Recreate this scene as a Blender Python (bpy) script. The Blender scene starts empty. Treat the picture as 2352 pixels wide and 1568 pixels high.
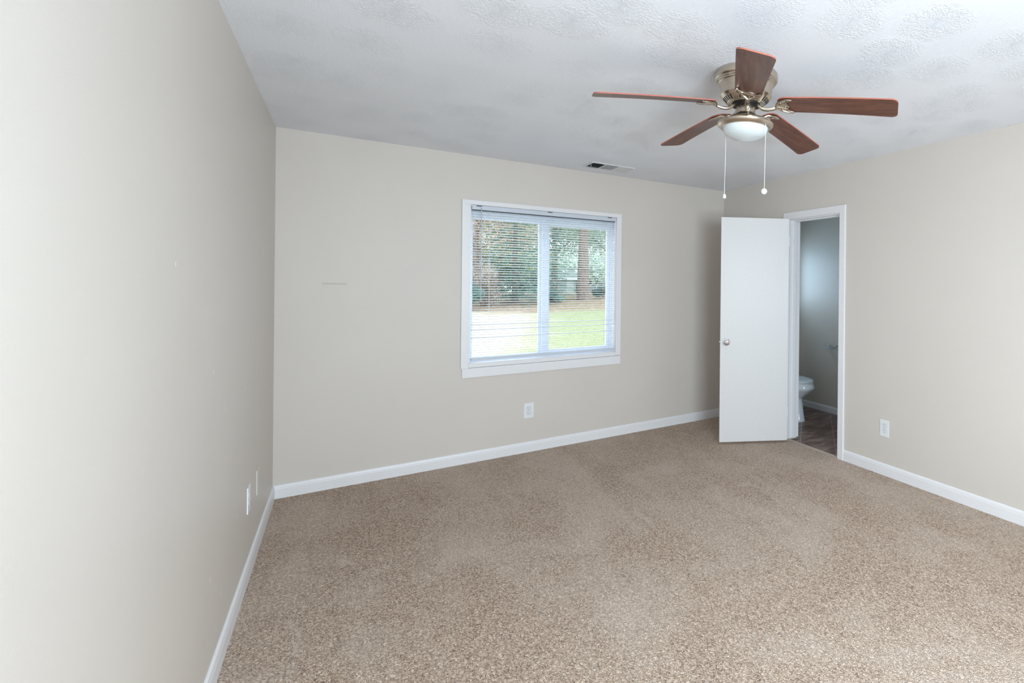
import bpy, bmesh, math, random
from mathutils import Vector, Matrix
PI = math.pi
R = math.radians
random.seed(7)
sc = bpy.context.scene
COL = sc.collection

# ------------------------------------------------------------------ camera
W, H, L = 3.596, 2.44, 5.55            # bedroom: x 0..W, y -L..0, z 0..H
WT = 0.12                              # inner wall thickness
BX = 4.667                             # far wall of the bathroom
cam = bpy.data.objects.new('camera', bpy.data.cameras.new('camera'))
COL.objects.link(cam)
r3, u3, b3 = (0.78542949, -0.61886746, 0.01017751), (-0.00746002, 0.0069767, 0.99994784), (-0.61890619, -0.78546444, 0.00086294)
cam.matrix_world = Matrix(((r3[0], u3[0], b3[0], 0.36234), (r3[1], u3[1], b3[1], -4.57741), (r3[2], u3[2], b3[2], 1.45143), (0, 0, 0, 1)))
cam.data.sensor_fit = 'HORIZONTAL'
cam.data.sensor_width = 36.0
cam.data.lens = 1181.288 / 2352 * 36.0
cam.data.shift_x = -(1722.91 - 1176.0) / 2352
cam.data.shift_y = (649.874 - 784.0) / 2352
cam.data.clip_start = 0.02
cam.data.clip_end = 500
sc.camera = cam

# ------------------------------------------------------------------ world, daylight, exposure
world = bpy.data.worlds.new('overcast_sky')
sc.world = world
world.use_nodes = True
bg = world.node_tree.nodes['Background']
bg.inputs[0].default_value = (0.86, 0.93, 1.0, 1)
bg.inputs[1].default_value = 3.4

def area(name, loc, rot, sx, sy, power, color, spread=PI):
    d = bpy.data.lights.new(name, 'AREA')
    d.shape = 'RECTANGLE'; d.size = sx; d.size_y = sy
    d.energy = power; d.color = color; d.spread = spread
    o = bpy.data.objects.new(name, d); COL.objects.link(o)
    o.location = loc; o.rotation_euler = rot
    return o
# skylight falling in through the window in the rear wall (behind the camera) and through the bathroom's
area('daylight_rear_window', (1.2, -L + 0.03, 1.45), (R(65), 0, R(-7)), 1.25, 1.25, 126, (0.775, 0.897, 1.0))
area('daylight_bathroom_window', (4.24, 0.13, 1.55), (R(-82), 0, 0), 0.55, 0.6, 6.4, (0.42, 0.68, 1.0), R(165))

sc.view_settings.view_transform = 'Standard'
sc.view_settings.look = 'None'
sc.view_settings.exposure = 0.0
sc.view_settings.gamma = 1.0
sc.view_settings.use_curve_mapping = False
try:
    sc.cycles.use_denoising = True
    sc.cycles.max_bounces = 9
    sc.cycles.diffuse_bounces = 5
    sc.cycles.transparent_max_bounces = 16
    sc.cycles.use_adaptive_sampling = True
    sc.cycles.adaptive_threshold = 0.02
except Exception:
    pass

# ------------------------------------------------------------------ material helpers
def s2l(c):
    return tuple((x / 12.92 if x <= 0.04045 else ((x + 0.055) / 1.055) ** 2.4) for x in (v / 255.0 for v in c))

class NT:
    def __init__(self, name):
        self.m = bpy.data.materials.new(name); self.m.use_nodes = True
        self.t = self.m.node_tree; self.n = self.t.nodes; self.l = self.t.links
        self.b = self.n['Principled BSDF']
    def new(self, typ, **kw):
        x = self.n.new(typ)
        for k, v in kw.items(): setattr(x, k, v)
        return x
    def put(self, sock, v):
        if isinstance(v, bpy.types.NodeSocket): self.l.new(v, sock)
        else: sock.default_value = v
    def math(self, op, a, b=0.0, c=None, clamp=False):
        x = self.new('ShaderNodeMath', operation=op, use_clamp=clamp)
        self.put(x.inputs[0], a); self.put(x.inputs[1], b)
        if c is not None: self.put(x.inputs[2], c)
        return x.outputs[0]
    def vmath(self, op, a, b=None, out=0):
        x = self.new('ShaderNodeVectorMath', operation=op)
        self.put(x.inputs[0], a)
        if b is not None: self.put(x.inputs[1], b)
        return x.outputs[out]
    def coord(self, scale=(1, 1, 1), rot=(0, 0, 0)):
        tc = self.new('ShaderNodeTexCoord'); mp = self.new('ShaderNodeMapping')
        self.l.new(tc.outputs['Object'], mp.inputs[0])
        mp.inputs['Scale'].default_value = scale; mp.inputs['Rotation'].default_value = rot
        return mp.outputs[0]
    def noise(self, vec, scale, detail=3, rough=0.55, dist=0.0):
        x = self.new('ShaderNodeTexNoise'); self.l.new(vec, x.inputs['Vector'])
        x.inputs['Scale'].default_value = scale; x.inputs['Detail'].default_value = detail
        x.inputs['Roughness'].default_value = rough; x.inputs['Distortion'].default_value = dist
        return x.outputs[0]
    def ramp(self, f, stops):
        x = self.new('ShaderNodeValToRGB'); self.l.new(f, x.inputs[0])
        e = x.color_ramp.elements
        while len(e) < len(stops): e.new(0.5)
        for i, (p, c) in enumerate(stops):
            e[i].position = p; e[i].color = tuple(c) + (1,)
        return x.outputs[0]
    def smooth(self, v, a, b, lo=0.0, hi=1.0):
        x = self.new('ShaderNodeMapRange', interpolation_type='SMOOTHSTEP')
        self.l.new(v, x.inputs[0])
        for i, k in enumerate((a, b, lo, hi)): x.inputs[i + 1].default_value = k
        return x.outputs[0]
    def mix(self, f, a, b, blend='MIX'):
        x = self.new('ShaderNodeMix', data_type='RGBA', blend_type=blend)
        self.put(x.inputs[0], f)
        for s, v in ((x.inputs[6], a), (x.inputs[7], b)):
            if isinstance(v, bpy.types.NodeSocket): self.l.new(v, s)
            else: s.default_value = tuple(v) + (1,)
        return x.outputs[2]
    def bump(self, h, strength, dist=0.01, normal=None):
        x = self.new('ShaderNodeBump'); self.l.new(h, x.inputs['Height'])
        x.inputs['Strength'].default_value = strength; x.inputs['Distance'].default_value = dist
        if normal is not None: self.l.new(normal, x.inputs['Normal'])
        self.l.new(x.outputs[0], self.b.inputs['Normal']); return x.outputs[0]
    def base(self, c, rough=0.5, metal=0.0, spec=0.5):
        if isinstance(c, bpy.types.NodeSocket): self.l.new(c, self.b.inputs['Base Color'])
        else: self.b.inputs['Base Color'].default_value = tuple(c) + (1,)
        if isinstance(rough, bpy.types.NodeSocket): self.l.new(rough, self.b.inputs['Roughness'])
        else: self.b.inputs['Roughness'].default_value = rough
        self.b.inputs['Metallic'].default_value = metal
        self.b.inputs['Specular IOR Level'].default_value = spec
        return self.m

def simple(name, rgb, rough=0.5, metal=0.0, var=0.04, scale=40, bump=0.0, spec=0.5, bscale=300):
    t = NT(name); v = t.coord(); c = s2l(rgb)
    n = t.noise(v, scale, 2)
    col = t.ramp(n, [(0.3, [x * (1 - var) for x in c]), (0.7, [min(1, x * (1 + var)) for x in c])])
    t.base(col, rough, metal, spec)
    if bump: t.bump(t.noise(v, bscale, 2), bump, 0.002)
    return t.m

# wall paint: greige satin emulsion over rolled, slightly wavy drywall
def wall_paint(name, rgb, marks=(), nicks=False):
    t = NT(name); v = t.coord(); c = s2l(rgb)
    n = t.noise(v, 1.3, 3)
    col = t.ramp(n, [(0.3, [x * 0.985 for x in c]), (0.7, [min(1, x * 1.015) for x in c])])
    sep = t.new('ShaderNodeSeparateXYZ'); t.l.new(v, sep.inputs[0])
    for ax, a0, a1, z0, z1, mc, amt in marks:     # scuffs and smears with their own outline
        def box(o, lo, hi, e=0.004):
            a = t.smooth(o, lo - e, lo + e); b = t.smooth(o, hi - e, hi + e)
            return t.math('SUBTRACT', a, b)
        mk = t.math('MULTIPLY', box(sep.outputs[ax], a0, a1), box(sep.outputs[2], z0, z1))
        col = t.mix(t.math('MULTIPLY', mk, amt), col, s2l(mc))
    if nicks:      # patched nail holes and chips: sparse specks of white filler
        vo = t.new('ShaderNodeTexVoronoi'); t.l.new(t.vmath('ADD', t.coord((1, 1, 0.62)), (0.013, 0, 0)), vo.inputs['Vector']); vo.inputs['Scale'].default_value = 6.5
        keep = t.math('GREATER_THAN', t.noise(v, 1.3, 2), 0.5)
        chip = t.math('MULTIPLY', t.smooth(vo.outputs['Distance'], 0.030, 0.045, 1.0, 0.0), keep)
        col = t.mix(t.math('MULTIPLY', chip, 0.8), col, s2l((240, 241, 240)))
    t.base(col, 0.45, 0, 0.4)
    h = t.math('ADD', t.noise(v, 330, 2, 0.5), t.math('MULTIPLY', t.noise(v, 1.7, 1), 9.0))
    if nicks: h = t.math('ADD', h, t.math('MULTIPLY', chip, 2.0))
    t.bump(h, 0.22, 0.0016)
    return t.m

WALL = (215, 208, 200)
M = {}
M['wall'] = wall_paint('greige_wall_paint', WALL, [(0, 0.240, 0.374, 1.408, 1.421, (178, 174, 170), 0.45)])
M['wall_left'] = wall_paint('greige_wall_paint_left', WALL, nicks=True)
M['wall_bath'] = wall_paint('greige_wall_paint_bathroom', (214, 207, 196))

# ceiling: stomped-brush texture, rosettes of radial ridges between fine brush strokes
def ceiling_mat():
    t = NT('stomped_ceiling_paint'); v = t.coord()
    flat = t.vmath('MULTIPLY', v, (1, 1, 0))
    vo = t.new('ShaderNodeTexVoronoi', voronoi_dimensions='2D', feature='F1')
    t.l.new(flat, vo.inputs['Vector']); vo.inputs['Scale'].default_value = 3.0; vo.inputs['Randomness'].default_value = 0.75
    d = t.vmath('SUBTRACT', flat, vo.outputs['Position'])
    dist = t.vmath('LENGTH', d, out=1)
    nd = t.vmath('NORMALIZE', d)
    cx = t.new('ShaderNodeCombineXYZ'); sx = t.new('ShaderNodeSeparateXYZ'); t.l.new(nd, sx.inputs[0])
    t.l.new(sx.outputs[0], cx.inputs[0]); t.l.new(sx.outputs[1], cx.inputs[1])
    t.put(cx.inputs[2], t.math('MULTIPLY', dist, 9.0))
    off = t.vmath('ADD', cx.outputs[0], vo.outputs['Position'])
    rid = t.noise(off, 5.5, 3, 0.6, 0.25)
    rid = t.math('ABSOLUTE', t.math('SUBTRACT', rid, 0.5))
    rid = t.smooth(rid, 0.02, 0.11, 1.0, 0.0)
    wob = t.math('MULTIPLY', t.math('SUBTRACT', t.noise(v, 9, 2), 0.5), 0.09)
    dd = t.math('ADD', dist, wob)
    mask = t.math('MULTIPLY', t.smooth(dd, 0.10, 0.165, 1.0, 0.0), t.smooth(dd, 0.0, 0.03, 0.45, 1.0))
    amp = t.smooth(t.noise(v, 0.9, 1), 0.32, 0.6, 0.4, 1.0)
    ros = t.math('MULTIPLY', t.math('MULTIPLY', rid, mask), amp)
    st = t.noise(t.coord((1, 0.16, 1), (0, 0, R(24))), 150, 3, 0.6, 0.6)
    grit = t.smooth(t.noise(v, 95, 2), 0.68, 0.78)
    h = t.math('ADD', ros, t.math('ADD', t.math('MULTIPLY', st, 0.8), t.math('MULTIPLY', grit, 0.5)))
    h = t.math('ADD', h, t.math('MULTIPLY', t.noise(t.coord((0.5, 1.3, 1)), 1.5, 2), 1.6))
    c = s2l((241, 245, 252))
    col = t.ramp(t.noise(v, 0.8, 2), [(0.3, [x * 0.97 for x in c]), (0.7, [min(1, x * 1.02) for x in c])])
    t.base(col, 0.62, 0, 0.3)
    t.bump(h, 0.6, 0.003)
    return t.m
M['ceiling'] = ceiling_mat()

# cut-pile carpet: flecked yarn tufts, with the lighter brushed patches of the vacuum cleaner
def carpet_mat():
    t = NT('beige_cut_pile_carpet'); v = t.coord()
    w = t.new('ShaderNodeTexNoise'); t.l.new(v, w.inputs['Vector']); w.inputs['Scale'].default_value = 70; w.inputs['Detail'].default_value = 2
    wv = t.vmath('SCALE', t.vmath('SUBTRACT', w.outputs['Color'], (0.5, 0.5, 0.5))); wv.node.inputs[3].default_value = 0.022
    vv = t.vmath('MULTIPLY', t.vmath('ADD', v, wv), (1, 1, 0))
    mp = t.new('ShaderNodeMapping'); t.l.new(vv, mp.inputs[0]); mp.inputs['Rotation'].default_value = (0, 0, R(30)); mp.inputs['Scale'].default_value = (1, 0.55, 1)
    vo = t.new('ShaderNodeTexVoronoi', voronoi_dimensions='2D'); t.l.new(mp.outputs[0], vo.inputs['Vector'])
    vo.inputs['Scale'].default_value = 330
    cs = t.new('ShaderNodeSeparateColor'); t.l.new(vo.outputs['Color'], cs.inputs[0])
    big = t.noise(v, 1.6, 4, 0.6, 0.7)
    sw = t.noise(t.coord((1, 0.22, 1), (0, 0, R(-38))), 3.2, 2, 0.5, 0.8)
    patch = t.math('ADD', t.math('MULTIPLY', big, 0.6), t.math('MULTIPLY', sw, 0.4))
    lt = t.smooth(patch, 0.40, 0.66)
    f = t.math('ADD', t.math('MULTIPLY', cs.outputs[0], 0.62), t.math('MULTIPLY', t.noise(v, 420, 2, 0.6), 0.38))
    tuft = t.ramp(f, [(0.14, s2l((106, 79, 58))), (0.36, s2l((187, 158, 135))), (0.58, s2l((227, 198, 174))), (0.86, s2l((255, 238, 218)))])
    ln = t.math('ABSOLUTE', t.math('SUBTRACT', t.noise(t.coord((1.0, 0.25, 1), (0, 0, R(12))), 2.3, 2, 0.4, 0.3), 0.5))
    ln = t.math('MULTIPLY', t.smooth(ln, 0.0, 0.012, 1.0, 0.0), t.smooth(t.noise(v, 2.1, 2), 0.5, 0.62))
    lt = t.math('MAXIMUM', lt, ln)
    col = t.mix(t.math('MULTIPLY', lt, 0.42), tuft, s2l((246, 227, 210)))
    t.base(col, 0.95, 0, 0.1)
    t.b.inputs['Sheen Weight'].default_value = 0.15
    h = t.math('ADD', t.smooth(vo.outputs['Distance'], 0.0, 0.75, 1.0, 0.0), t.math('MULTIPLY', t.noise(v, 380, 2), 0.5))
    t.bump(h, 0.85, 0.006)
    return t.m
M['carpet'] = carpet_mat()

def tile_mat():
    t = NT('brown_slate_tile'); v = t.coord()
    br = t.new('ShaderNodeTexBrick'); br.offset = 0.0
    t.l.new(t.coord((1, 1, 1), (0, 0, R(45))), br.inputs['Vector'])
    br.inputs['Scale'].default_value = 1.0; br.inputs['Mortar Size'].default_value = 0.004
    br.inputs['Brick Width'].default_value = 0.31; br.inputs['Row Height'].default_value = 0.31
    n = t.noise(t.coord((0.5, 1.6, 1), (0, 0, R(20))), 9, 6, 0.65, 0.8)
    col = t.ramp(n, [(0.3, s2l((84, 62, 54))), (0.5, s2l((122, 96, 86))), (0.66, s2l((162, 138, 126))), (0.8, s2l((198, 186, 178)))])
    col = t.mix(br.outputs['Fac'], col, s2l((170, 148, 138)))
    t.base(col, 0.32, 0, 0.5); t.bump(n, 0.15, 0.003)
    return t.m
M['tile'] = tile_mat()
M['trim'] = simple('white_trim_paint', (235, 235, 237), 0.38, var=0.01, bump=0.04)
M['door'] = simple('white_door_paint', (221, 221, 221), 0.42, var=0.01, bump=0.05, bscale=500)
M['vinyl'] = simple('white_window_vinyl', (226, 234, 246), 0.35, var=0.01)
M['headrail'] = simple('pale_grey_metal', (206, 213, 223), 0.4, var=0.01)
M['plastic'] = simple('white_plastic', (234, 237, 240), 0.3, var=0.01)
M['beige_plate'] = simple('painted_plate', (214, 209, 200), 0.4, var=0.01)
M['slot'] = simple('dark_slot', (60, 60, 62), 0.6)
M['nickel'] = simple('brushed_nickel', (201, 190, 176), 0.27, 1.0, var=0.03, scale=90)
M['chrome'] = simple('chrome', (222, 224, 226), 0.08, 1.0, var=0.01)
M['black'] = simple('black_motor', (14, 14, 18), 0.5)
M['globe'] = simple('opal_glass', (214, 223, 226), 0.18, var=0.005)
M['porcelain'] = simple('white_porcelain', (226, 232, 236), 0.1, var=0.01)
M['grille'] = simple('white_grille_enamel', (224, 224, 226), 0.45, var=0.01)
M['pane_louver_shade'] = simple('grey_pane_and_louver_shade', (96, 102, 106), 0.6)
M['strip'] = simple('taupe_strip', (176, 158, 142), 0.45, var=0.03)
M['screw'] = simple('steel_screw', (190, 190, 188), 0.3, 1.0)

def wood_mat():
    t = NT('mahogany_blade'); v = t.coord((1.0, 14, 14))
    n = t.noise(v, 5.0, 5, 0.6, 0.5)
    n2 = t.noise(t.coord((1.2, 60, 20)), 6, 3)
    f = t.math('ADD', t.math('MULTIPLY', n, 0.7), t.math('MULTIPLY', n2, 0.3))
    col = t.ramp(f, [(0.3, s2l((68, 39, 28))), (0.5, s2l((97, 57, 41))), (0.72, s2l((132, 84, 62)))])
    t.base(col, 0.42, 0, 0.6)
    t.b.inputs['Coat Weight'].default_value = 0.25; t.b.inputs['Coat Roughness'].default_value = 0.35
    return t.m
M['wood'] = wood_mat()
M['wood_edge'] = simple('reddish_blade_edge', (178, 104, 88), 0.4)

def glass_mat():
    t = NT('window_glass')
    tr = t.new('ShaderNodeBsdfTransparent'); gl = t.new('ShaderNodeBsdfGlossy'); mx = t.new('ShaderNodeMixShader')
    fr = t.new('ShaderNodeFresnel'); fr.inputs[0].default_value = 1.45
    tr.inputs[0].default_value = (0.98, 1.0, 1.0, 1); gl.inputs['Roughness'].default_value = 0.02
    t.put(mx.inputs[0], t.math('MULTIPLY', fr.outputs[0], 0.22)); t.l.new(tr.outputs[0], mx.inputs[1]); t.l.new(gl.outputs[0], mx.inputs[2])
    t.l.new(mx.outputs[0], t.n['Material Output'].inputs[0])
    return t.m
M['glass'] = glass_mat()

def translucent(name, rgb, amt, rough=0.5, noise=None):
    t = NT(name); c = s2l(rgb)
    if noise:
        col = t.ramp(t.noise(t.coord(), noise[0], 3), [(0.3, s2l(noise[1])), (0.7, c)])
    else:
        col = t.ramp(t.noise(t.coord(), 20, 1), [(0.3, [x * 0.98 for x in c]), (0.7, c)])
    t.base(col, rough, 0, 0.3)
    tl = t.new('ShaderNodeBsdfTranslucent'); t.l.new(col, tl.inputs[0])
    mx = t.new('ShaderNodeMixShader'); mx.inputs[0].default_value = amt
    t.l.new(t.b.outputs[0], mx.inputs[1]); t.l.new(tl.outputs[0], mx.inputs[2])
    t.l.new(mx.outputs[0], t.n['Material Output'].inputs[0])
    return t.m
M['slat'] = translucent('white_blind_slat', (250, 252, 255), 0.45, 0.35)
M['wand'] = simple('clear_grey_plastic', (196, 202, 212), 0.2)

# ------------------------------------------------------------------ mesh helpers
def link(name, bm, mat, parent=None, smooth=False, angle=35):
    me = bpy.data.meshes.new(name)
    bmesh.ops.recalc_face_normals(bm, faces=bm.faces[:])
    bm.to_mesh(me); bm.free()
    for m in (mat if isinstance(mat, (list, tuple)) else [mat]): me.materials.append(m)
    if smooth:
        for p in me.polygons: p.use_smooth = True
        try: me.set_sharp_from_angle(angle=R(angle))
        except Exception: pass
    o = bpy.data.objects.new(name, me); COL.objects.link(o)
    if parent: o.parent = parent
    return o

def tag(o, label, cat, group=None):
    o['label'] = label; o['category'] = cat
    if group: o['group'] = group
    return o
def struct(o, label=None):
    o['kind'] = 'structure'
    if label: o['label'] = label
    return o
def empty(name, loc=(0, 0, 0), rz=0.0):
    o = bpy.data.objects.new(name, None); COL.objects.link(o)
    o.location = loc; o.rotation_euler = (0, 0, rz); o.empty_display_size = 0.05
    return o

def box(bm, a, b, bev=0.0, mi=0):
    x0, y0, z0 = (min(a[i], b[i]) for i in range(3)); x1, y1, z1 = (max(a[i], b[i]) for i in range(3))
    vs = [bm.verts.new(p) for p in ((x0, y0, z0), (x1, y0, z0), (x1, y1, z0), (x0, y1, z0), (x0, y0, z1), (x1, y0, z1), (x1, y1, z1), (x0, y1, z1))]
    fs = [bm.faces.new([vs[i] for i in q]) for q in ((0, 3, 2, 1), (4, 5, 6, 7), (0, 1, 5, 4), (1, 2, 6, 5), (2, 3, 7, 6), (3, 0, 4, 7))]
    for f in fs: f.material_index = mi
    if bev:
        es = list({e for f in fs for e in f.edges})
        bmesh.ops.bevel(bm, geom=es, offset=bev, segments=2, profile=0.7, affect='EDGES')
    return bm
def B(a, b, bev=0.0):
    return box(bmesh.new(), a, b, bev)

def prism(bm, prof, fn, closed=True):
    """sweep: fn(i) for i in stations returns a function (a,b)->xyz; prof is list of (a,b)"""
    rings = [[bm.verts.new(f(a, b)) for a, b in prof] for f in fn]
    n = len(prof)
    for r0, r1 in zip(rings, rings[1:]):
        for i in range(n if closed else n - 1):
            bm.faces.new((r0[i], r0[(i + 1) % n], r1[(i + 1) % n], r1[i]))
    if closed:
        bm.faces.new(rings[0][::-1]); bm.faces.new(rings[-1])
    return bm

def lathe(bm, prof, seg=48, c=(0, 0, 0), axis='z', cap=True):
    rings = []
    for r, z in prof:
        ring = []
        for k in range(seg):
            a = 2 * PI * k / seg
            p = (r * math.cos(a), r * math.sin(a), z)
            if axis == 'y': p = (p[0], p[2], p[1])
            if axis == 'x': p = (p[2], p[0], p[1])
            ring.append(bm.verts.new((p[0] + c[0], p[1] + c[1], p[2] + c[2])))
        rings.append(ring)
    for r0, r1 in zip(rings, rings[1:]):
        for k in range(seg):
            bm.faces.new((r0[k], r0[(k + 1) % seg], r1[(k + 1) % seg], r1[k]))
    if cap:
        bm.faces.new(rings[0][::-1]); bm.faces.new(rings[-1])
    return bm

def tube(bm, pts, rad, seg=10, flat=1.0):
    pts = [Vector(p) for p in pts]; n = len(pts); rings = []
    rr = rad if isinstance(rad, (list, tuple)) else [rad] * n
    d0 = (pts[1] - pts[0]).normalized(); s = d0.cross(Vector((0, 0, 1)))
    if s.length < 0.15: s = d0.cross(Vector((0, 1, 0)))
    for i, p in enumerate(pts):
        d = (pts[min(i + 1, n - 1)] - pts[max(i - 1, 0)]).normalized()
        s = (s - d * s.dot(d)).normalized(); t = s.cross(d).normalized()
        rings.append([bm.verts.new(p + (s * math.cos(2 * PI * k / seg) + t * math.sin(2 * PI * k / seg) * flat) * rr[i]) for k in range(seg)])
    for r0, r1 in zip(rings, rings[1:]):
        for k in range(seg):
            bm.faces.new((r0[k], r0[(k + 1) % seg], r1[(k + 1) % seg], r1[k]))
    bm.faces.new(rings[0][::-1]); bm.faces.new(rings[-1])
    return bm

def spline(pts, n=8):
    """Catmull-Rom through the points"""
    P = [Vector(p) for p in pts]; out = []
    for i in range(len(P) - 1):
        p0, p1, p2, p3 = P[max(i - 1, 0)], P[i], P[i + 1], P[min(i + 2, len(P) - 1)]
        for k in range(n):
            t = k / n
            out.append(0.5 * (2 * p1 + (p2 - p0) * t + (2 * p0 - 5 * p1 + 4 * p2 - p3) * t * t + (3 * p1 - p0 - 3 * p2 + p3) * t ** 3))
    out.append(P[-1]); return out

def wall(name, axis, at, thick, u0, u1, holes, mat, z0=0.0, z1=H):
    """slab wall: plane axis=at, thickness to at+thick, u along the other axis, rectangular holes (u0,u1,z0,z1)"""
    us = sorted({u0, u1} | {h[0] for h in holes} | {h[1] for h in holes})
    zs = sorted({z0, z1} | {h[2] for h in holes} | {h[3] for h in holes})
    bm = bmesh.new(); cache = {}
    def V(k, u, z):
        key = (k, round(u, 5), round(z, 5))
        if key not in cache:
            d = at + thick * k
            cache[key] = bm.verts.new((d, u, z) if axis == 0 else (u, d, z))
        return cache[key]
    def solid(i, j):
        if i < 0 or j < 0 or i >= len(us) - 1 or j >= len(zs) - 1: return False
        um, zm = (us[i] + us[i + 1]) / 2, (zs[j] + zs[j + 1]) / 2
        return not any(h[0] < um < h[1] and h[2] < zm < h[3] for h in holes)
    for i in range(len(us) - 1):
        for j in range(len(zs) - 1):
            if not solid(i, j): continue
            a, b, c, d = us[i], us[i + 1], zs[j], zs[j + 1]
            for k in (0, 1):
                bm.faces.new([V(k, a, c), V(k, b, c), V(k, b, d), V(k, a, d)])
            for (ii, jj, p, q) in ((i - 1, j, (a, c), (a, d)), (i + 1, j, (b, c), (b, d)), (i, j - 1, (a, c), (b, c)), (i, j + 1, (a, d), (b, d))):
                if not solid(ii, jj):
                    bm.faces.new([V(0, *p), V(0, *q), V(1, *q), V(1, *p)])
    return struct(link(name, bm, mat))

# ------------------------------------------------------------------ room shell
WX0, WX1, WZ0, WZ1 = 1.133, 2.358, 0.755, 2.048       # bedroom window opening
DY0, DY1, DZ = -1.69, -1.05, 2.045                    # door opening in the right wall
BW = (3.95, 4.54, 1.22, 1.86)                         # bathroom window
struct(link('floor', B((0, -L, -0.10), (W + 0.012, 0, 0)), M['carpet']))
struct(link('floor_bathroom', B((W + 0.012, -2.4, -0.10), (BX, 0, -0.004)), M['tile']))
struct(link('ceiling', B((-0.12, -L - 0.15, H), (BX + 0.12, 0.15, H + 0.12)), M['ceiling']))
wall('wall_back', 1, 0.0, 0.15, -0.12, BX + 0.12, [(WX0, WX1, WZ0, WZ1), BW], M['wall'])
wall('wall_left', 0, 0.0, -0.12, -L, 0.0, [], M['wall_left'])
wall('wall_right', 0, W, WT, -L, 0.0, [(DY0, DY1, -0.05, DZ)], M['wall'], z0=-0.05)
wall('wall_rear', 1, -L, -0.15, -0.12, W + WT, [(0.52, 1.88, 0.80, 2.08)], M['wall'])
wall('wall_bathroom', 0, BX, 0.12, -2.4, 0.0, [], M['wall_bath'])
wall('wall_bathroom_front', 1, -2.4, -0.10, W + WT, BX + 0.12, [], M['wall_bath'])

# baseboards
BB = [(0, 0), (0.012, 0), (0.012, 0.062), (0.0105, 0.066), (0.0105, 0.072), (0.008, 0.082), (0.003, 0.0875), (0, 0.0875)]
def base(name, p, q, n):
    fs = [lambda a, b, P=P: (P[0] + n[0] * a, P[1] + n[1] * a, b) for P in (p, q)]
    return struct(link(name, prism(bmesh.new(), BB, fs), M['trim']))
base('baseboard_back', (0, 0), (W, 0), (0, -1))
base('baseboard_left', (0, -L), (0, -0.0125), (1, 0))
base('baseboard_right', (W, -L), (W, -1.742), (-1, 0))
base('baseboard_right_far', (W, -0.98), (W, -0.0125), (-1, 0))
BBB = [(a * 1.1, b * 0.8) for a, b in BB]
fs = [lambda a, b, P=P: (BX - a, P, b - 0.004) for P in (-2.4, -0.001)]
struct(link('baseboard_bathroom', prism(bmesh.new(), BBB, fs), M['trim']))

# ------------------------------------------------------------------ bedroom window (slider)
w1 = struct(empty('window_1', ((WX0 + WX1) / 2, 0.0, WZ0)), 'white framed sliding window in the back wall looking onto the lawn')
def wpart(name, bm, mat, parent=None, smooth=False):
    o = link(name, bm, mat, None, smooth)
    o.parent = parent or w1
    if parent is None: o.matrix_parent_inverse = Matrix.Translation(-w1.location)
    return o
T = 0.018
wpart('side_casing', B((1.080, -T, 0.752), (WX0, 0.0, WZ1), 0.002), M['trim'])
wpart('side_casing', B((WX1, -T, 0.758), (2.408, 0.0, WZ1), 0.002), M['trim'])
wpart('head_casing', B((1.080, -T, WZ1), (2.408, 0.0, 2.083), 0.002), M['trim'])
wpart('apron', B((1.088, -0.016, 0.676), (2.408, 0.0, 0.7515), 0.002), M['trim'])
wpart('sill', B((WX0 + 0.0005, -T + 0.001, 0.7545), (WX1 - 0.0005, 0.149, 0.790), 0.002), M['trim'])
# jamb liner
bm = bmesh.new()
box(bm, (WX0, 0.001, 0.791), (WX0 + 0.012, 0.149, WZ1)); box(bm, (WX1 - 0.012, 0.001, 0.791), (WX1, 0.149, WZ1)); box(bm, (WX0 + 0.012, 0.001, WZ1 - 0.012), (WX1 - 0.012, 0.149, WZ1))
wpart('jamb_liner', bm, M['trim'])
def frame(bm, x0, x1, z0, z1, y0, y1, l, r, t, b):
    box(bm, (x0, y0, z0), (x0 + l, y1, z1), 0.002); box(bm, (x1 - r, y0, z0), (x1, y1, z1), 0.002)
    box(bm, (x0 + l, y0, z0), (x1 - r, y1, z0 + b), 0.002); box(bm, (x0 + l, y0, z1 - t), (x1 - r, y1, z1), 0.002)
    return bm
FX0, FX1, FZ0, FZ1 = WX0 + 0.012, WX1 - 0.012, 0.791, WZ1 - 0.012
wpart('window_frame', frame(bmesh.new(), FX0, FX1, FZ0, FZ1, 0.058, 0.140, 0.018, 0.018, 0.075, 0.020), M['vinyl'])
s1 = wpart('fixed_sash', frame(bmesh.new(), FX0 + 0.018, 1.742, FZ0 + 0.020, FZ1 - 0.075, 0.104, 0.128, 0.014, 0.05, 0.012, 0.012), M['vinyl'])
s2 = wpart('sliding_sash', frame(bmesh.new(), 1.712, FX1 - 0.018, FZ0 + 0.020, FZ1 - 0.075, 0.070, 0.098, 0.062, 0.028, 0.032, 0.034), M['vinyl'])
wpart('pane', B((FX0 + 0.030, 0.114, FZ0 + 0.030), (1.694, 0.118, FZ1 - 0.085)), M['glass'], s1)
wpart('pane', B((1.772, 0.082, FZ0 + 0.052), (FX1 - 0.044, 0.086, FZ1 - 0.105)), M['glass'], s2)
for z in (1.78, 1.00):
    bm = bmesh.new(); box(bm, (1.732, 0.052, z - 0.035), (1.750, 0.070, z + 0.035), 0.004); box(bm, (1.737, 0.046, z - 0.012), (1.745, 0.053, z + 0.012), 0.002)
    wpart('latch', bm, M['vinyl'], s2)

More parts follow.
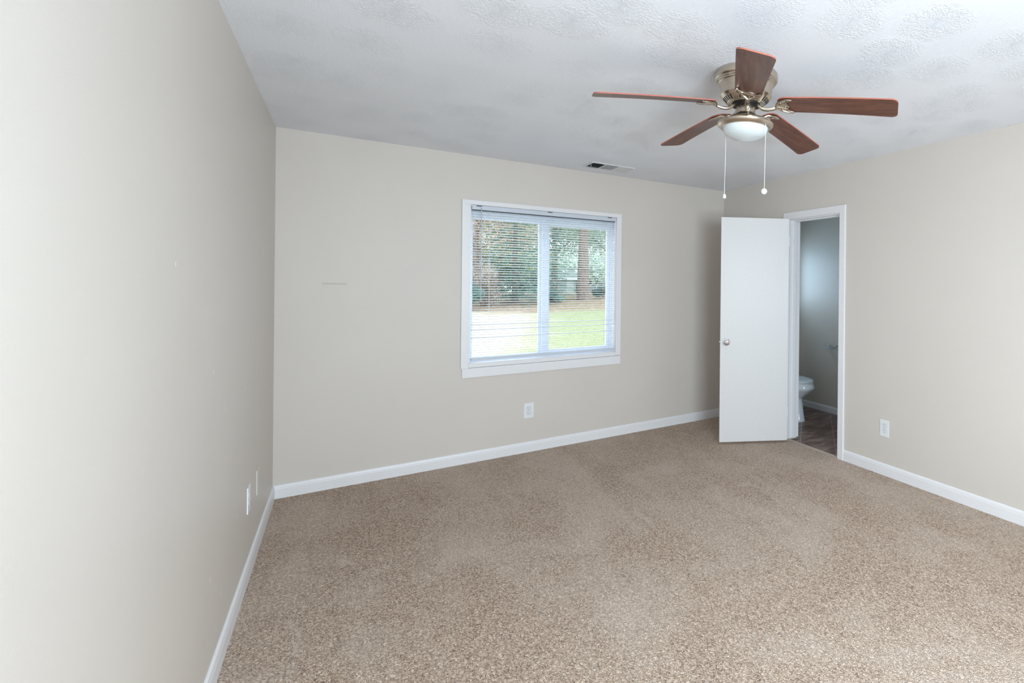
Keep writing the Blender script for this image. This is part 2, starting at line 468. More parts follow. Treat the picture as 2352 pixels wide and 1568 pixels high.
# ------------------------------------------------------------------ mini blind
bl = tag(empty('mini_blind', (1.752, 0.0, 2.03)), 'white horizontal mini blind with open slats hanging inside the window frame', 'blind')
def bpart(name, bm, mat, smooth=False, parent=None):
    o = link(name, bm, mat, None, smooth); o.parent = parent or bl
    if parent is None: o.matrix_parent_inverse = Matrix.Translation(-bl.location)
    return o
HX0, HX1 = 1.149, 2.3535
bm = box(bmesh.new(), (HX0, -0.0165, 2.010), (HX1, 0.012, 2.044), 0.0015)
hr = bpart('headrail', bm, M['headrail'])
for x in (1.20, 1.75, 2.29):
    bpart('bracket_clip', B((x - 0.020, -0.019, 2.0365), (x + 0.020, -0.0163, 2.0425), 0.001), M['slot'], parent=hr)
bpart('gap_shadow_line', tube(bmesh.new(), [(HX0 + 0.003, -0.010, 2.0055), (HX1 - 0.01, -0.010, 2.0055)], 0.0032, 8), M['slot'], parent=hr)  # added dark tube standing in for the shaded gap under the headrail
bm = bmesh.new(); rnd = random.Random(3)
NS = 57; zt, zb = 1.994, 0.846
for i in range(NS):
    z = zt + (zb - zt) * i / (NS - 1)
    tilt = R(-9) + rnd.gauss(0, R(1.2)); z += rnd.gauss(0, 0.0006)
    if i in (44, 46, 49): tilt = R(17)
    sl = rnd.gauss(0, 0.0010)
    up = []; dn = []
    prof = []
    for k in range(5):
        u = (k / 4 - 0.5) * 0.0245; a = 0.0022 * (1 - (2 * k / 4 - 1) ** 2)
        prof.append((u, a))
    pr = prof + [(u, a - 0.0005) for u, a in prof[::-1]]
    ct, st = math.cos(tilt), math.sin(tilt)
    fl = [lambda u, a, X=X, dz=dz: (X, 0.001 + u * ct - a * st, z + dz + u * st + a * ct) for X, dz in ((HX0 + 0.002, -sl), ((HX0 + HX1) / 2, -abs(sl) * 0.5), (HX1 - 0.002, sl))]
    prism(bm, pr, fl)
bpart('slats', bm, M['slat'], True)
br = bpart('bottom_rail', B((HX0 + 0.002, -0.0115, 0.8065), (HX1 - 0.002, 0.0125, 0.8285), 0.003), M['headrail'])
br.rotation_euler = (0, 0, 0)
for x in (1.281, 1.754, 2.243):
    bm = bmesh.new()
    for y in (-0.0135, 0.0150): tube(bm, [(x, y, 2.010), (x, y, 0.828)], 0.0008, 6)
    bpart('ladder_cord', bm, M['plastic'])
    bpart('cord_plug', lathe(bmesh.new(), [(0.006, 0.8030), (0.007, 0.8065), (0.004, 0.8068)], 14, (x, 0.0, 0)), M['plastic'], True, br)
wa = bpart('tilt_wand', tube(bmesh.new(), [(1.215, -0.026, 2.012), (1.215, -0.027, 1.60), (1.214, -0.027, 1.276)], 0.0034, 6), M['wand'])
bm = tube(bmesh.new(), [(1.215, -0.0165, 2.022), (1.215, -0.024, 2.022), (1.215, -0.026, 2.010)], 0.0022, 6)
bpart('wand_hook', bm, M['screw'], parent=wa)

# ------------------------------------------------------------------ door opening, jamb, casing, door slab
t1 = struct(empty('trim_1', (W, (DY0 + DY1) / 2, 0.0)), 'white casing and jamb round the bathroom doorway')
def dpart(name, bm, mat, root, parent=None, smooth=False):
    o = link(name, bm, mat, None, smooth); o.parent = parent or root
    if parent is None: o.matrix_parent_inverse = Matrix.Translation(-root.location)
    return o
CI = 0.006
dpart('side_casing', B((W - 0.018, DY1 - CI, 0.008), (W, -0.987, 2.100), 0.003), M['trim'], t1)
dpart('side_casing', B((W - 0.018, -1.742, 0.0), (W, DY0 + CI, 2.100), 0.003), M['trim'], t1)
dpart('head_casing', B((W - 0.0185, DY0 + CI, DZ - CI), (W, DY1 - CI, 2.1003), 0.003), M['trim'], t1)
JT = 0.016
jb = bmesh.new()
box(jb, (W + 0.001, DY1 - JT, 0.012), (W + 0.078, DY1, DZ), 0.001); box(jb, (W + 0.001, DY0, 0.0), (W + WT, DY0 + JT, DZ), 0.001); box(jb, (W + 0.001, DY0 + JT, DZ - JT), (W + WT, DY1 - JT, DZ), 0.001)
dpart('jamb', jb, M['trim'], t1)
dpart('jamb_extension', B((W + 0.0835, DY1 - JT - 0.004, 0.012), (W + WT + 0.004, DY1, DZ - JT), 0.001), M['trim'], t1)
st = bmesh.new()
box(st, (W + 0.040, DY1 - JT - 0.011, 0.014), (W + 0.075, DY1 - JT, DZ - JT), 0.002); box(st, (W + 0.040, DY0 + JT, 0.0), (W + 0.075, DY0 + JT + 0.011, DZ - JT), 0.002)
box(st, (W + 0.040, DY0 + JT + 0.011, DZ - JT - 0.011), (W + 0.075, DY1 - JT - 0.011, DZ - JT), 0.002)
dpart('door_stop', st, M['trim'], t1)
for z in (0.28, 1.83):
    bm = B((W + 0.003, DY1 - JT - 0.0015, z - 0.045), (W + 0.034, DY1 - JT, z + 0.045), 0.0006)
    dpart('hinge_leaf', bm, M['trim'], t1)
tr = bmesh.new()
prism(tr, [(-0.016, 0.0), (0.016, 0.0), (0.014, 0.004), (0.004, 0.007), (-0.006, 0.007), (-0.015, 0.004)], [lambda a, b, Y=Y: (W + 0.012 + a, Y, b) for Y in (DY0 + JT + 0.001, DY1 - JT - 0.001)])
struct(link('trim_2', tr, M['strip']), 'taupe metal strip between the carpet and the bathroom tiles')

DW, DT = 0.617, 0.035
ang = math.atan2(0.507, -0.862)                 # direction hinge -> free edge of the open slab
d1 = struct(empty('door_1', (3.537, -1.113, 0.020), ang), 'white flat slab door standing wide open toward the back corner')
# slab local: x from hinge to free edge, visible face at y=0, thickness towards -y
slab = link('slab', B((0, -DT, 0), (DW, 0, 2.016), 0.0015), M['door'], d1)
def rose(y0, s):
    prof = [(0.0005, 0.0), (0.031, 0.0), (0.0325, 0.003), (0.029, 0.008), (0.016, 0.011), (0.011, 0.014), (0.011, 0.026), (0.017, 0.031), (0.0255, 0.038), (0.0272, 0.046), (0.0255, 0.054), (0.019, 0.0585), (0.012, 0.0592), (0.0105, 0.0575), (0.0055, 0.0575), (0.005, 0.0598), (0.0005, 0.0600)]
    return lathe(bmesh.new(), [(r, y0 + s * h) for r, h in prof], 40, (0.562, 0, 0.898), 'y')
link('door_knob', rose(0, 1), M['chrome'], d1, True)
link('door_knob', rose(-DT, -1), M['chrome'], d1, True)
bm = B((DW - 0.0005, -DT / 2 - 0.012, 0.898 - 0.028), (DW + 0.0008, -DT / 2 + 0.012, 0.898 + 0.028)); box(bm, (DW, -DT / 2 - 0.006, 0.898 - 0.007), (DW + 0.010, -DT / 2 + 0.006, 0.898 + 0.007), 0.002)
link('latch_plate', bm, M['chrome'], d1)
for z in (0.26, 1.81):
    bm = lathe(bmesh.new(), [(0.006, z - 0.045), (0.006, z + 0.045)], 16, (-0.012, -DT - 0.006, 0)); box(bm, (-0.012, -DT - 0.002, z - 0.044), (0.025, -DT - 0.0002, z + 0.044))
    link('hinge', bm, M['trim'], d1, True)

# ------------------------------------------------------------------ out-of-view windows that let the daylight in
def plain_window(name, axis, at, u0, u1, z0, z1, inward, label, zmid=True):
    r = struct(empty(name, ((at, (u0 + u1) / 2, z0) if axis == 0 else ((u0 + u1) / 2, at, z0))), label)
    def bx(bm, ua, ub, za, zb, d0, d1):
        a = (at + d0, ua, za) if axis == 0 else (ua, at + d0, za); b = (at + d1, ub, zb) if axis == 0 else (ub, at + d1, zb)
        return box(bm, a, b)
    s = inward
    bm = bmesh.new()
    for ua, ub, za, zb in ((u0 - .055, u0, z0 - .055, z1 + .055), (u1, u1 + .055, z0 - .055, z1 + .055), (u0, u1, z1, z1 + .055), (u0, u1, z0 - .055, z0)):
        bx(bm, ua, ub, za, zb, s * 0.018, 0)
    o = link('casing', bm, M['trim']); o.parent = r; o.matrix_parent_inverse = Matrix.Translation(-r.location)
    bm = bmesh.new(); f = 0.04
    for ua, ub, za, zb in ((u0, u0 + f, z0, z1), (u1 - f, u1, z0, z1), (u0 + f, u1 - f, z1 - f, z1), (u0 + f, u1 - f, z0, z0 + f)):
        bx(bm, ua, ub, za, zb, -s * 0.05, -s * 0.09)
    o = link('window_frame', bm, M['vinyl']); o.parent = r; o.matrix_parent_inverse = Matrix.Translation(-r.location)
    bm = bmesh.new(); bx(bm, u0 + f, u1 - f, z0 + f, z1 - f, -s * 0.068, -s * 0.072)
    o = link('pane', bm, M['glass']); o.parent = r; o.matrix_parent_inverse = Matrix.Translation(-r.location)
    return r
plain_window('window_2', 1, -L, 0.52, 1.88, 0.80, 2.08, 1, 'wide window in the rear wall behind the camera')
plain_window('window_3', 1, 0.0, BW[0], BW[1], BW[2], BW[3], -1, 'small high window over the toilet in the bathroom')

# ------------------------------------------------------------------ outlets and plates
def outlet(loc, rz, label, w=0.0795, h=0.126, slots=True):
    """local: plate faces -y, wall plane y=0, centre at origin"""
    r = tag(empty('wall_outlet', loc, rz), label, 'outlet', 'duplex wall outlets')
    bm = box(bmesh.new(), (-w / 2, -0.0055, -h / 2), (w / 2, 0, h / 2), 0.0025)
    link('cover_plate', bm, M['plastic'], r)
    for s in (1, -1):
        bm = bmesh.new(); zc = s * 0.0195
        pts = []
        for k in range(40):
            a = 2 * PI * k / 40
            x = 0.0172 * math.cos(a); z = 0.0172 * math.sin(a)
            pts.append((x, max(-0.0142, min(0.0142, z))))
        f0 = [bm.verts.new((x, -0.0050, z + zc)) for x, z in pts]; f1 = [bm.verts.new((x * 0.97, -0.0072, zc + z * 0.97)) for x, z in pts]
        for k in range(40): bm.faces.new((f0[k], f0[(k + 1) % 40], f1[(k + 1) % 40], f1[k]))
        bm.faces.new(f1[::-1])
        rc = link('receptacle', bm, M['plastic'], r)
        bm = bmesh.new()
        # thin dark gap round the receptacle
        g0 = [bm.verts.new((x * 1.07, -0.0056, zc + z * 1.07)) for x, z in pts]; g1 = [bm.verts.new((x, -0.0056, zc + z)) for x, z in pts]
        for k in range(40): bm.faces.new((g0[k], g0[(k + 1) % 40], g1[(k + 1) % 40], g1[k]))
        box(bm, (-0.0075, -0.0075, zc + 0.000), (-0.0052, -0.0070, zc + 0.009)); box(bm, (0.0052, -0.0075, zc + 0.001), (0.0075, -0.0070, zc + 0.008))
        lathe(bm, [(0.0026, -0.0070), (0.0026, -0.0075)], 14, (0, 0, zc - 0.0075), 'y')
        link('slots', bm, M['slot'], rc)
    link('screw', lathe(bmesh.new(), [(0.0032, -0.0054), (0.0030, -0.0064), (0.0008, -0.0066)], 14, (0, 0, 0), 'y'), M['plastic'], r, True)
    return r
outlet((1.594, 0, 0.350), 0, 'white duplex wall outlet below the window on the back wall')
outlet((W, -2.145, 0.355), R(-90), 'white duplex wall outlet on the right wall beside the doorway')
outlet((0, -1.110, 0.375), R(90), 'white duplex wall outlet on the left wall seen edge-on')
r = tag(empty('blank_cover_plate', (0, -0.778, 0.360), R(90)), 'blank wall plate painted beige like the left wall, nearest the corner', 'wall plate')
link('plate', box(bmesh.new(), (-0.040, -0.005, -0.066), (0.040, 0, 0.066), 0.0025), M['beige_plate'], r)
for z in (-0.03, 0.03):
    link('screw', lathe(bmesh.new(), [(0.0032, -0.0048), (0.0030, -0.0060), (0.0008, -0.0062)], 12, (0, 0, z), 'y'), M['beige_plate'], r, True)

# ------------------------------------------------------------------ ceiling vent
vt = tag(empty('ceiling_vent', (2.150, -0.318, H)), 'white rectangular air vent set in the ceiling above the window', 'vent')
vw, vd = 0.385, 0.215
bm = bmesh.new()
fr = 0.022
for a, b in (((-vw / 2, -vd / 2), (vw / 2, -vd / 2 + fr)), ((-vw / 2, vd / 2 - fr), (vw / 2, vd / 2)), ((-vw / 2, -vd / 2 + fr), (-vw / 2 + fr, vd / 2 - fr)), ((vw / 2 - fr, -vd / 2 + fr), (vw / 2, vd / 2 - fr))):
    box(bm, (a[0], a[1], -0.007), (b[0], b[1], 0.0), 0.002)
for x in (-0.060, 0.058): box(bm, (x - 0.006, -vd / 2 + fr, -0.007), (x + 0.006, vd / 2 - fr, 0.0), 0.001)
link('frame', bm, M['grille'], vt)
link('duct_opening', B((-vw / 2 + fr, -vd / 2 + fr, -0.0010), (vw / 2 - fr, vd / 2 - fr, -0.0002)), M['slot'], vt)
def bank(x0, x1, along, tilt, n):
    bm = bmesh.new()
    for i in range(n):
        t = (i + 0.5) / n
        if along == 'y':
            xc = x0 + (x1 - x0) * t; hw = 0.0055
            prism(bm, [(-hw, -0.0005), (hw, -0.0005), (hw, 0.0005), (-hw, 0.0005)],
                  [lambda a, b, Y=Y: (xc + a * math.cos(tilt) - b * math.sin(tilt), Y, -0.0058 + a * math.sin(tilt) + b * math.cos(tilt)) for Y in (-vd / 2 + fr, vd / 2 - fr)])
        else:
            yc = -vd / 2 + fr + (vd - 2 * fr) * t; hw = 0.0055
            prism(bm, [(-hw, -0.0005), (hw, -0.0005), (hw, 0.0005), (-hw, 0.0005)],
                  [lambda a, b, X=X: (X, yc + a * math.cos(tilt) - b * math.sin(tilt), -0.0058 + a * math.sin(tilt) + b * math.cos(tilt)) for X in (x0, x1)])
    return bm
link('louvers', bank(-vw / 2 + fr, -0.066, 'y', R(40), 10), M['pane_louver_shade'], vt)  # left slats greyed: the shade between them is put into the colour
link('louvers', bank(-0.054, 0.052, 'x', R(28), 12), M['grille'], vt)
link('louvers', bank(0.064, vw / 2 - fr, 'y', R(-28), 12), M['grille'], vt)
link('damper_lever', tube(bmesh.new(), [(-vw / 2 + fr + 0.008, -0.01, -0.006), (-vw / 2 + fr + 0.008, -0.01, -0.022)], 0.0025, 8), M['grille'], vt)

# ------------------------------------------------------------------ ceiling fan
FX, FY = 1.854, -2.641
fan = tag(empty('ceiling_fan', (FX, FY, H)), 'brushed nickel ceiling fan with five mahogany blades and an opal light bowl', 'ceiling fan')
fan.rotation_mode = 'QUATERNION'
fan.rotation_quaternion = Matrix.Rotation(R(0.8), 3, Vector((0.615, 0.789, 0))).to_quaternion()      # hangs a touch out of level
def fz(z): return z - H
hs = [(0.0005, 0.0), (0.145, 0.0), (0.149, -0.005), (0.149, -0.031), (0.146, -0.036), (0.1405, -0.0385), (0.1405, -0.0435), (0.1345, -0.0465), (0.1345, -0.052), (0.1285, -0.056), (0.125, -0.066), (0.121, -0.094), (0.1195, -0.101), (0.1225, -0.1035), (0.1225, -0.109), (0.1175, -0.1135), (0.114, -0.118), (0.110, -0.122), (0.088, -0.142), (0.084, -0.144), (0.0005, -0.144)]
mh = link('motor_housing', lathe(bmesh.new(), hs, 72), M['nickel'], fan, True)
# cooling slots in the lower cone
bm = bmesh.new()
for k in range(40):
    if k % 8 in (6, 7): continue
    a = 2 * PI * k / 40
    ca, sa = math.cos(a), math.sin(a)
    def P(r, v, z): return (r * ca - v * sa, r * sa + v * ca, z)
    r0, z0, r1, z1 = 0.1085, -0.12336, 0.0905, -0.13972
    o = 0.0008
    bm = bmesh.new()
    q = [bm.verts.new(P(r0 + o, -0.0036, z0 - o)), bm.verts.new(P(r0 + o, 0.0036, z0 - o)), bm.verts.new(P(r1 + o, 0.0028, z1 - o)), bm.verts.new(P(r1 + o, -0.0028, z1 - o))]
    q2 = [bm.verts.new(v.co - Vector((ca * 0.003, sa * 0.003, -0.003))) for v in q]
    bm.faces.new(q); bm.faces.new(q2[::-1])
    for i in range(4): bm.faces.new((q[i], q[(i + 1) % 4], q2[(i + 1) % 4], q2[i]))
    link('cooling_slot', bm, M['black'], mh)
link('rotor', lathe(bmesh.new(), [(0.0005, -0.143), (0.069, -0.143), (0.069, -0.150), (0.063, -0.153), (0.0005, -0.153)], 48), M['black'], fan, True)
nk = [(0.0005, -0.150), (0.046, -0.150), (0.0475, -0.153), (0.0475, -0.185), (0.050, -0.193), (0.058, -0.2015), (0.072, -0.2085), (0.072, -0.212), (0.0005, -0.212)]
link('neck', lathe(bmesh.new(), nk, 48), M['nickel'], fan, True)
rg = [(0.0005, -0.2085), (0.066, -0.2105), (0.090, -0.2155), (0.112, -0.2225), (0.126, -0.2300), (0.1335, -0.2385), (0.1335, -0.2425), (0.130, -0.2490), (0.121, -0.2560), (0.1165, -0.2575), (0.1125, -0.2555), (0.1100, -0.2590), (0.0005, -0.2590)]
lf = link('light_fitter', lathe(bmesh.new(), rg, 72), M['nickel'], fan, True)
for a in (R(252), R(12), R(132)):
    c = (0.0478 * math.cos(a), 0.0478 * math.sin(a), -0.176)
    bm = bmesh.new(); bmesh.ops.create_uvsphere(bm, u_segments=14, v_segments=8, radius=0.0055, matrix=Matrix.Translation(c))
    link('screw', bm, M['chrome'], lf, True)
gb = []
for k in range(15):
    a = PI / 2 * k / 14
    gb.append((max(0.0005, 0.1085 * math.cos(a) ** 0.9), -0.2575 - 0.0545 * math.sin(a)))
link('light_bowl', lathe(bmesh.new(), [(0.1085, -0.254)] + gb, 64), M['globe'], fan, True)
# five blades, built along +x
NU, NV = 34, 10
U0, U1 = 0.155, 0.697
def blade_half(u):
    t = (u - U0) / (U1 - U0)
    w = 0.058 + 0.013 * t
    d = u - U0
    if d < 0.045: w *= math.sqrt(max(0.0, 1 - ((0.045 - d) / 0.045) ** 2)) * 0.72 + 0.28 if d > 0 else 0.28
    e = U1 - u; rc = 0.030
    if e < rc: w -= rc - math.sqrt(max(0.0, rc * rc - (rc - e) ** 2))
    return w
def blade_z(u, v):
    t = (u - U0) / (U1 - U0)
    return -0.153 - 0.051 * (0.75 * t + 0.25 * t * t) - v * math.tan(R(12))
def make_blade():
    bm = bmesh.new()
    us = [U0 + 0.045 * (k / 8) ** 1.6 for k in range(8)] + [U0 + 0.045 + (U1 - 0.030 - U0 - 0.045) * k / 14 for k in range(14)] + [U1 - 0.030 * (1 - k / 9) ** 1.8 for k in range(10)]
    th = 0.0028
    top, bot = [], []
    for u in us:
        w = blade_half(u)
        top.append([bm.verts.new((u, w * (2 * j / NV - 1), blade_z(u, w * (2 * j / NV - 1)) + th)) for j in range(NV + 1)])
        bot.append([bm.verts.new((u, w * (2 * j / NV - 1), blade_z(u, w * (2 * j / NV - 1)) - th)) for j in range(NV + 1)])
    for i in range(len(us) - 1):
        for j in range(NV):
            bm.faces.new((top[i][j], top[i + 1][j], top[i + 1][j + 1], top[i][j + 1]))
            bm.faces.new((bot[i][j], bot[i][j + 1], bot[i + 1][j + 1], bot[i + 1][j]))
    def rim(a, b, c, d):
        f = bm.faces.new((a, b, c, d)); f.material_index = 1
    for i in range(len(us) - 1):
        rim(top[i][0], bot[i][0], bot[i + 1][0], top[i + 1][0]); rim(top[i][NV], top[i + 1][NV], bot[i + 1][NV], bot[i][NV])
    for j in range(NV):
        rim(top[0][j], top[0][j + 1], bot[0][j + 1], bot[0][j]); rim(top[-1][j], bot[-1][j], bot[-1][j + 1], top[-1][j + 1])
    return bm
def make_iron():
    bm = bmesh.new()
    arm = spline([(0.056, 0, -0.146), (0.065, 0, -0.157), (0.080, 0, -0.1695), (0.102, 0, -0.1755), (0.128, 0, -0.1745), (0.150, 0, -0.168)], 6)
    tube(bm, arm, [0.0085 + 0.0015 * math.sin(PI * i / (len(arm) - 1)) for i in range(len(arm))], 10, 0.75)
    zo = -0.0085
    def Q(u, v): return (u, v, blade_z(max(u, U0), v) + zo)
    for s in (1, -1):        # two curved horns of the bracket
        pts = spline([(0.146, 0, blade_z(U0, 0) + zo - 0.010), Q(0.158, s * 0.024), Q(0.178, s * 0.042), Q(0.205, s * 0.052), Q(0.228, s * 0.050)], 6)
        n = len(pts)
        tube(bm, pts, [0.0075 - 0.0035 * (i / (n - 1)) for i in range(n)], 10, 0.8)
        pts = spline([Q(0.222, s * 0.048), Q(0.200, s * 0.034), Q(0.197, s * 0.018), Q(0.206, 0)], 6)
        tube(bm, pts, 0.0042, 8, 0.8)
        pts = spline([Q(0.150, s * 0.004), Q(0.172, s * 0.012), Q(0.199, s * 0.018)], 5)
        tube(bm, pts, 0.0042, 8, 0.8)
    # thin web plate between the horns
    web = [(0.150, 0.008), (0.165, 0.030), (0.185, 0.042), (0.200, 0.034), (0.199, 0.016), (0.205, 0.0), (0.199, -0.016), (0.200, -0.034), (0.185, -0.042), (0.165, -0.030), (0.150, -0.008)]
    a = [bm.verts.new((u, v, blade_z(max(u, U0), v) - 0.0030)) for u, v in web]; b = [bm.verts.new((u, v, blade_z(max(u, U0), v) - 0.0070)) for u, v in web]
    bm.faces.new(a); bm.faces.new(b[::-1])
    for i in range(len(web)): bm.faces.new((a[i], a[(i + 1) % len(web)], b[(i + 1) % len(web)], b[i]))
    for (u, v) in ((0.172, 0.026), (0.172, -0.026), (0.192, 0.0)):
        bmesh.ops.create_uvsphere(bm, u_segments=12, v_segments=6, radius=0.0045, matrix=Matrix.Translation((u, v, blade_z(u, v) - 0.0080)))
    return bm
blade0 = link('blade', make_blade(), [M['wood'], M['wood_edge']], fan, True)
iron0 = link('blade_iron', make_iron(), M['nickel'], blade0, True)
TH = R(307.37)
blade0.rotation_euler = (0, 0, TH)
for k in range(1, 5):
    b = blade0.copy(); COL.objects.link(b); b.parent = fan; b.rotation_euler = (0, 0, TH - k * R(72))
    i = iron0.copy(); COL.objects.link(i); i.parent = b
# pull chains
def chain(x, y, zt, zb, kind):
    bm = bmesh.new(); prof = []; z = zt; step = 0.0042
    while z > zb + 0.01:
        prof += [(0.0006, z), (0.0015, z - step * 0.3), (0.0015, z - step * 0.65)]; z -= step
    prof.append((0.0006, z))
    lathe(bm, prof, 8, (x, y, 0))
    c = link('pull_chain', bm, M['chain'], fan, True)
    if kind == 'disc':
        d = Vector((-0.615, -0.789, 0)); rz = math.atan2(d.y, d.x)
        bm = bmesh.new()
        lathe(bm, [(0.0005, -0.0035), (0.011, -0.0035), (0.0135, -0.0015), (0.0135, 0.0015), (0.011, 0.0035), (0.003, 0.0035), (0.0025, 0.0048), (0.0005, 0.005)], 28, (0, 0, 0), 'x')
        bmesh.ops.rotate(bm, verts=bm.verts[:], cent=(0, 0, 0), matrix=Matrix.Rotation(rz, 3, 'Z'))
        bmesh.ops.translate(bm, verts=bm.verts[:], vec=(x, y, zb - 0.004))
        link('fob', bm, M['fob'], c, True)
    else:
        link('fob', lathe(bmesh.new(), [(0.0005, zb + 0.012), (0.004, zb + 0.012), (0.0075, zb + 0.008), (0.0085, zb), (0.0085, zb - 0.006), (0.0060, zb - 0.010), (0.0005, zb - 0.010)], 8, (x, y, 0)), M['fob'], c)
M['chain'] = simple('white_beaded_chain', (226, 226, 224), 0.4)
M['fob'] = simple('translucent_white_fob', (206, 214, 220), 0.2)
vx, vy = 0.615, 0.789        # direction away from the camera; (vy,-vx) is to the right
def off(rt, aw): return (vy * rt + vx * aw, -vx * rt + vy * aw)
x, y = off(0.0945, -0.079); chain(x, y, fz(2.184), fz(1.877), 'disc')
x, y = off(-0.095, 0.070); chain(x, y, fz(2.184), fz(1.870), 'bell')

# ------------------------------------------------------------------ bathroom: toilet and paper holder
tl = tag(empty('toilet', (4.150, 0.0, -0.004)), 'white toilet behind the bathroom doorway with its lid closed', 'toilet')
def loft(bm, secs, n=36, pw=2.3, capb=True, capt=True):
    rings = []
    for z, yf, yb, rx in secs:
        yc, ry = (yf + yb) / 2, (yb - yf) / 2; ring = []
        for k in range(n):
            a = 2 * PI * k / n; c, s = math.cos(a), math.sin(a)
            sx = math.copysign(abs(c) ** (2 / pw), c); sy = math.copysign(abs(s) ** (2 / pw), s)
            tap = 1.0 - 0.10 * max(0.0, -sy)
            ring.append(bm.verts.new((rx * sx * tap, yc + ry * sy, z)))
        rings.append(ring)
    for r0, r1 in zip(rings, rings[1:]):
        for k in range(n): bm.faces.new((r0[k], r0[(k + 1) % n], r1[(k + 1) % n], r1[k]))
    if capb: bm.faces.new(rings[0][::-1])
    if capt: bm.faces.new(rings[-1])
    return bm
body = [(0.0, -0.690, -0.12, 0.118), (0.012, -0.694, -0.12, 0.120), (0.03, -0.686, -0.12, 0.112), (0.10, -0.674, -0.12, 0.104), (0.18, -0.662, -0.12, 0.099), (0.225, -0.650, -0.11, 0.100), (0.240, -0.655, -0.10, 0.108),
        (0.262, -0.690, -0.09, 0.128), (0.295, -0.735, -0.08, 0.150), (0.332, -0.782, -0.07, 0.172), (0.352, -0.806, -0.06, 0.183), (0.366, -0.812, -0.06, 0.187), (0.402, -0.793, -0.06, 0.181), (0.410, -0.788, -0.06, 0.178)]
link('bowl', loft(bmesh.new(), body), M['porcelain'], tl, True, 50)
link('seat', loft(bmesh.new(), [(0.4115, -0.784, -0.26, 0.176), (0.414, -0.790, -0.25, 0.181), (0.420, -0.790, -0.25, 0.181), (0.423, -0.784, -0.26, 0.176)], pw=2.15), M['porcelain'], tl, True)
link('lid', loft(bmesh.new(), [(0.4255, -0.782, -0.25, 0.175), (0.428, -0.787, -0.245, 0.180), (0.434, -0.785, -0.25, 0.178), (0.438, -0.766, -0.27, 0.166), (0.441, -0.70, -0.32, 0.12)], pw=2.15), M['porcelain'], tl, True, 50)
link('tank', B((-0.235, -0.215, 0.390), (0.235, -0.020, 0.735), 0.02), M['porcelain'], tl, True)
link('tank_lid', B((-0.245, -0.225, 0.736), (0.245, -0.015, 0.772), 0.01), M['porcelain'], tl, True)
link('flush_lever', tube(bmesh.new(), [(-0.19, -0.222, 0.69), (-0.19, -0.240, 0.69), (-0.12, -0.245, 0.682)], 0.006, 10), M['chrome'], tl, True)

th = tag(empty('toilet_paper_holder', (BX, -0.62, 0.725)), 'empty chrome paper holder on the bathroom wall in front of the toilet', 'paper holder')
for y in (0.052, -0.085):
    link('mount', box(box(bmesh.new(), (-0.008, y - 0.022, -0.004), (0, y + 0.022, 0.034), 0.002), (-0.060, y - 0.007, 0.006), (-0.007, y + 0.007, 0.020), 0.002), M['chrome'], th)
link('bar', B((-0.072, -0.098, 0.0), (-0.056, 0.090, 0.026), 0.004), M['chrome'], th)

# ------------------------------------------------------------------ outdoors
def gz(y): return -0.35 + 0.04 * y if y < 23 else 0.57 - 0.018 * (y - 23)
def lawn_mat():
    t = NT('patchy_lawn'); v = t.coord()
    sep = t.new('ShaderNodeSeparateXYZ'); t.l.new(v, sep.inputs[0])
    n = t.noise(v, 0.45, 4, 0.6); fine = t.noise(v, 16, 3, 0.7)
    # dead straw to the left, green to the right, leaf litter along the far edge
    g = t.math('ADD', t.math('MULTIPLY', t.math('SUBTRACT', sep.outputs[0], t.math('MULTIPLY', sep.outputs[1], 0.33)), 0.42), t.math('MULTIPLY', n, 1.3))
    f = t.smooth(g, 0.75, 1.55)
    straw = t.ramp(fine, [(0.25, s2l((112, 98, 82))), (0.42, s2l((176, 168, 150))), (0.8, s2l((204, 198, 182)))])
    green = t.ramp(fine, [(0.25, s2l((108, 116, 84))), (0.5, s2l((142, 150, 112))), (0.8, s2l((164, 168, 138)))])
    col = t.mix(f, straw, green)
    lit = t.ramp(t.noise(v, 9, 3, 0.7), [(0.3, s2l((86, 68, 56))), (0.5, s2l((142, 122, 104))), (0.7, s2l((180, 162, 146)))])
    e = t.smooth(t.math('ADD', sep.outputs[1], t.math('MULTIPLY', n, 5.0)), 16.8, 19.6)
    col = t.mix(t.math('MULTIPLY', e, 0.85), col, lit)
    t.base(col, 0.95, 0, 0.1)
    return t.m
M['lawn'] = lawn_mat()
M['bark'] = simple('grey_brown_bark', (122, 108, 100), 0.9, var=0.35, scale=9)
bm = bmesh.new(); NX, NY = 44, 36
gv = [[bm.verts.new((-30 + 100 * i / NX, 0.35 + 90 * (j / NY) ** 1.4, gz(0.35 + 90 * (j / NY) ** 1.4) + 0.05 * math.sin(i * 1.7) * math.sin(j * 1.1))) for j in range(NY + 1)] for i in range(NX + 1)]
for i in range(NX):
    for j in range(NY): bm.faces.new((gv[i][j], gv[i + 1][j], gv[i + 1][j + 1], gv[i][j + 1]))
lawn = link('lawn', bm, M['lawn'], None, True); struct(lawn, 'patchy lawn, straw coloured at left and green at right, outside the window')

class Leaves:
    def __init__(self): self.v = []; self.f = []
    def add(self, p, n, s, asp=0.6):
        n = n.normalized(); a = n.orthogonal().normalized(); q = random.uniform(0, 2 * PI); b0 = n.cross(a)
        a, b = a * math.cos(q) + b0 * math.sin(q), b0 * math.cos(q) - a * math.sin(q)
        i = len(self.v); a = a * s; b = b * (s * asp)
        self.v += [p - a, p - a * 0.1 - b * 0.8, p + a, p - a * 0.1 + b * 0.8]; self.f.append((i, i + 1, i + 2, i + 3))
    def link(self, name, mat, parent):
        me = bpy.data.meshes.new(name); me.from_pydata(self.v, [], self.f); me.materials.append(mat)
        o = bpy.data.objects.new(name, me); COL.objects.link(o); o.parent = parent; return o
def leaf(L_, p, n, s, asp=0.6): L_.add(p, n, s, asp)
def rv(): return Vector((random.gauss(0, 1), random.gauss(0, 1), random.gauss(0, 1)))
